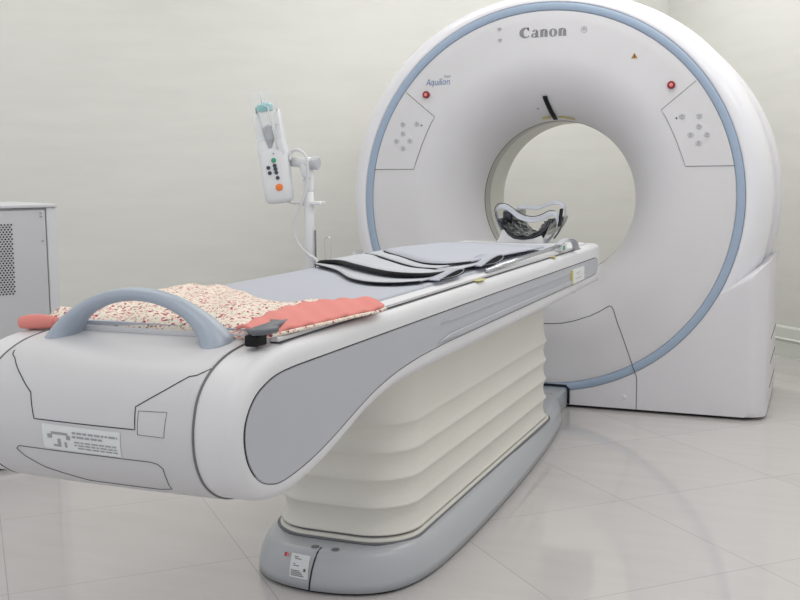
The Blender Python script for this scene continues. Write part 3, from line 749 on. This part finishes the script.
box('strap_buckle', .146, .153, -.30, -.26, .83, .905, 'black', H, .002, rot=Matrix.Rotation(.12, 3, 'Y'))
box('side_pad', -.085, -.045, -.34, -.1, .85, .900, 'rubberdk', H, .012)
tube('bracket_strap', [(.125, -.40, .84), (.11, -.40, .80), (.085, -.40, .778), (.05, -.40, .770)], .011, 'black', H, k=8, smooth_pts=5, flat=(1, .5), up=(0, 1, 0))

# ------------------------------------------------------------------ contrast injector on its pole
IJ = thing('contrast_injector', 'white contrast injector with syringe and orange button on a slim pole beyond the table', 'injector', (-.36, -1.56, 0))
PX, PY = -.362, -1.56
tube('pole', [(PX, PY, .02), (PX, PY, .9), (PX, PY, 1.03)], .0158, 'stand', IJ, k=20)
# floor foot hidden behind the table
lathe('pole_foot', [(.075, 0), (.075, .015), (.065, .028), (.03, .045), (.022, .06)], (PX, PY, 0), (0, 0, 1), 'stand', IJ, k=32)
tube('arm', [(PX, PY, 1.0), (PX, PY, 1.035), (PX - .004, PY, 1.062), (PX - .016, PY, 1.085)], [.0165, .017, .020, .017], 'stand', IJ, k=16, smooth_pts=4)
tube('arm_pivot', [(-.425, PY, 1.095), (-.36, PY, 1.090), (-.345, PY, 1.089)], [.015, .018, .018], 'stand', IJ, k=20)
lathe('pivot_knob', [(.018, 0), (.021, .002), (.021, .016), (.017, .020)], (-.345, PY, 1.089), (1, 0, -.05), 'button', IJ, k=20)
tube('pivot_shaft', [(-.455, PY - .02, 1.098), (-.42, PY, 1.094)], .007, 'steel', IJ, k=10)
# head: rounded tapering slab, tilted; local frame in the picture-facing plane
HY = -1.60
hd = Vector((-.474, HY, 1.135))
ax = Vector((-.045, 0, .333)).normalized(); sx = Vector((ax.z, 0, -ax.x)); sx = (Matrix.Rotation(radians(16), 3, 'Z') @ sx); fy = ax.cross(sx).normalized()
if fy.y > 0: fy = -fy
HC = Vector((-.4430, HY, .963))    # bottom centre
def hl(a, b, c=0): return HC + sx * a + ax * b + fy * c
def rr_(w, d, z, r, n=6, sh=0):
    o = []
    for cx, cy, a0 in ((w - r, d - r, 0), (-(w - r), d - r, 90), (-(w - r), -(d - r), 180), (w - r, -(d - r), 270)):
        for i in range(n + 1):
            a = radians(a0 + 90 * i / n); o.append(hl(cx + r * cos(a) + sh, z, cy + r * sin(a)))
    return o
secs = [(.026, .022, 0, .018), (.038, .030, .004, .022), (.044, .035, .014, .022), (.046, .036, .05, .022), (.046, .036, .12, .022), (.045, .034, .16, .02), (.044, .031, .172, .02), (.040, .026, .180, .018)]
o = grid('injector_body', [rr_(w, d, z, r) for w, d, z, r in secs], 'stand', IJ, closed=True, caps=True)
# upper arms of the body either side of the syringe
for s in (-1, 1):
    grid('body_cheek', [rr_(w, d, z, .006, 3, sh) for w, d, z, sh in ((.0160, .026, .135, s * .0235), (.0205, .0325, .158, s * .0235), (.0185, .0315, .18, s * .0245), (.014, .029, .20, s * .0275), (.011, .026, .23, s * .030), (.008, .022, .26, s * .032), (.006, .016, .285, s * .033), (.003, .010, .295, s * .034))], 'stand', IJ, closed=True, caps=True)
# pressure sleeve, syringe
lathe('syringe_barrel', [(.0165, .0), (.0165, .12), (.019, .122), (.019, .128), (.012, .138), (.005, .144), (.005, .16)], hl(-.002, .17, .016), ax, 'clear', IJ, k=24)
lathe('syringe_plunger', [(.015, 0), (.015, .07), (.0, .078)], hl(-.002, .172, .016), ax, 'grey', IJ, k=20, label='grey plunger')
col = lathe('syringe_collar', [(.024, 0), (.026, .003), (.026, .018), (.020, .024)], hl(-.004, .292, .012), ax, 'teal', IJ, k=24, label='pale teal collar')
lathe('collar_tab', [(.008, 0), (.008, .012)], hl(-.034, .300, .012), sx, 'green', IJ, k=12)
sh = [(-.040, .20), (-.042, .355), (.036, .350), (.040, .20)]
v = [hl(a, b, .034) for a, b in sh] + [hl(a, b, .031) for a, b in sh]
mesh('splash_shield', v, [(0, 1, 2, 3), (7, 6, 5, 4), (0, 4, 5, 1), (1, 5, 6, 2), (2, 6, 7, 3), (3, 7, 4, 0)], 'clear', IJ, smooth=False)
tube('saline_line', [hl(-.006, .350, .037), hl(-.004, .31, .038), hl(.012, .300, .040), hl(.018, .23, .040), hl(.024, .165, .038)], .0022, 'white', IJ, k=6, label='thin white tube')
mesh('shield_tag', [hl(a, b, .036) for a, b in ((.024, .245), (.040, .243), (.040, .280), (.026, .282))], [(0, 1, 2, 3)], 'label', IJ, smooth=False)
def hbtn(a, b, r, m, k=18, nm='button'): return lathe(nm, [(r, 0), (r, .003), (r * .85, .0045), (0, .005)], hl(a, b, .036), fy, m, IJ, k=k)
hbtn(.012, .048, .0115, 'orange', label if False else 24, 'start_button')
hbtn(.006, .134, .0075, 'green', 20, 'arm_button')
for a, b in ((.011, .078), (.009, .095), (.008, .106), (.007, .117), (-.012, .096), (-.014, .113)): hbtn(a, b, .0062, 'navy', 16)
box_pts = [(.006, .152), (.010, .152), (.010, .158), (.006, .158)]
mesh('body_mark', [hl(a, b, .0365) for a, b in box_pts], [(0, 1, 2, 3)], 'grey', IJ, smooth=False)
tube('power_cable', [hl(.050, .13, 0), (-.415, PY - .01, 1.125), (-.385, PY - .02, 1.130), (-.358, PY - .025, 1.112), (-.350, PY - .025, 1.07), (-.354, PY - .025, 1.02), (-.374, PY - .025, .965), (-.402, PY - .025, .91), (-.404, PY - .025, .868), (-.385, PY - .025, .828), (-.35, PY - .025, .797), (-.322, PY - .03, .778), (-.318, PY - .03, .70)], .0045, 'white', IJ, k=10, smooth_pts=8, label='white cable')
tube('guide_cable', [hl(.02, .003, 0), (-.42, PY, .962), (-.395, PY, .962), (-.38, PY, .963)], .0032, 'white', IJ, k=8, smooth_pts=4)
box('side_tray', -.352, -.312, PY - .02, PY + .02, .957, .968, 'stand', IJ, .004, label='small white holder on the pole')
tube('tray_arm', [(-.40, PY, .958), (-.36, PY, .960), (-.31, PY, .965)], .004, 'stand', IJ, k=8)
lathe('clamp_bolt', [(.005, 0), (.005, .006)], (-.369, PY - .016, 1.042), (0, -1, 0), 'steel', IJ, k=10)
lathe('clamp_bolt', [(.005, 0), (.005, .006)], (-.352, PY - .016, 1.040), (0, -1, 0), 'steel', IJ, k=10)
tube('side_rod', [(-.341, PY, .72), (-.341, PY, .876)], .003, 'seam', IJ, k=8)
tube('cable_hook', [(-.290, PY, .72), (-.288, PY, .80), (-.287, PY, .840), (-.293, PY, .854), (-.303, PY, .853), (-.309, PY, .840), (-.307, PY, .79), (-.305, PY, .775)], .0018, 'steel', IJ, k=6, smooth_pts=4, label='thin bent wire hook')
tube('hook_foot', [(-.290, PY, .73), (-.341, PY, .73), (PX, PY, .73)], .0035, 'seam', IJ, k=6)

# ------------------------------------------------------------------ equipment cabinet at the left
ang = radians(57)     # direction of its front, from +x
CC = Vector((-1.419, -1.508, 0)); d1 = Vector((cos(ang), sin(ang), 0)); d2 = Vector((-sin(ang), cos(ang), 0))   # along front, into the cabinet
K = thing('equipment_cabinet', 'grey metal equipment cabinet with perforated vents standing by the left wall', 'cabinet', tuple(CC - d1 * .45 + d2 * .3))
def cb(name, a0, a1, b0, b1, z0, z1, m, parent=K, bev=0, label=None):
    v = [CC + d1 * a + d2 * b + Vector((0, 0, z)) for a in (a0, a1) for b in (b0, b1) for z in (z0, z1)]
    o = mesh(name, v, [(0, 1, 3, 2), (4, 6, 7, 5), (0, 4, 5, 1), (2, 3, 7, 6), (0, 2, 6, 4), (1, 5, 7, 3)], m, parent, smooth=bev > 0, label=label)
    if bev: bevel(o, bev, 3)
    return o
HT = .955
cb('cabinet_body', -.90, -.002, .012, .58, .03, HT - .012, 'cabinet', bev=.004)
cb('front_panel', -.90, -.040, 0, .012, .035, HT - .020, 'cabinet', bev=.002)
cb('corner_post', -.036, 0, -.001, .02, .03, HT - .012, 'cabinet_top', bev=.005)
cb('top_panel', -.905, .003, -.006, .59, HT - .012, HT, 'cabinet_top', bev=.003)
cb('plinth', -.89, -.01, .02, .57, 0, .03, 'dark')
cb('bottom_trim', -.90, -.002, -.004, .02, .018, .034, 'label')
# perforations (surface pattern of one vent plate)
v = []; f = []
for i in range(20):
    for j in range(30):
        a = -.160 - i * .0115 - (.00575 if j % 2 else 0); z = .885 - j * .0085
        c = CC + d1 * a - d2 * .0012 + Vector((0, 0, z)); b = len(v)
        for k in range(8): v.append(c + d1 * (.0034 * cos(k * pi / 4)) + Vector((0, 0, .0034 * sin(k * pi / 4))))
        f.append(tuple(range(b, b + 8)))
mesh('vent_perforations', v, f, 'dark', K, smooth=False)
for a, z in ((-.055, .925), (-.055, .913), (-.052, .825)):
    c = CC + d1 * a + Vector((0, 0, z)); lathe('screw', [(.0045, 0), (.004, .003), (0, .0035)], c, -d2, 'steel', K, k=12)
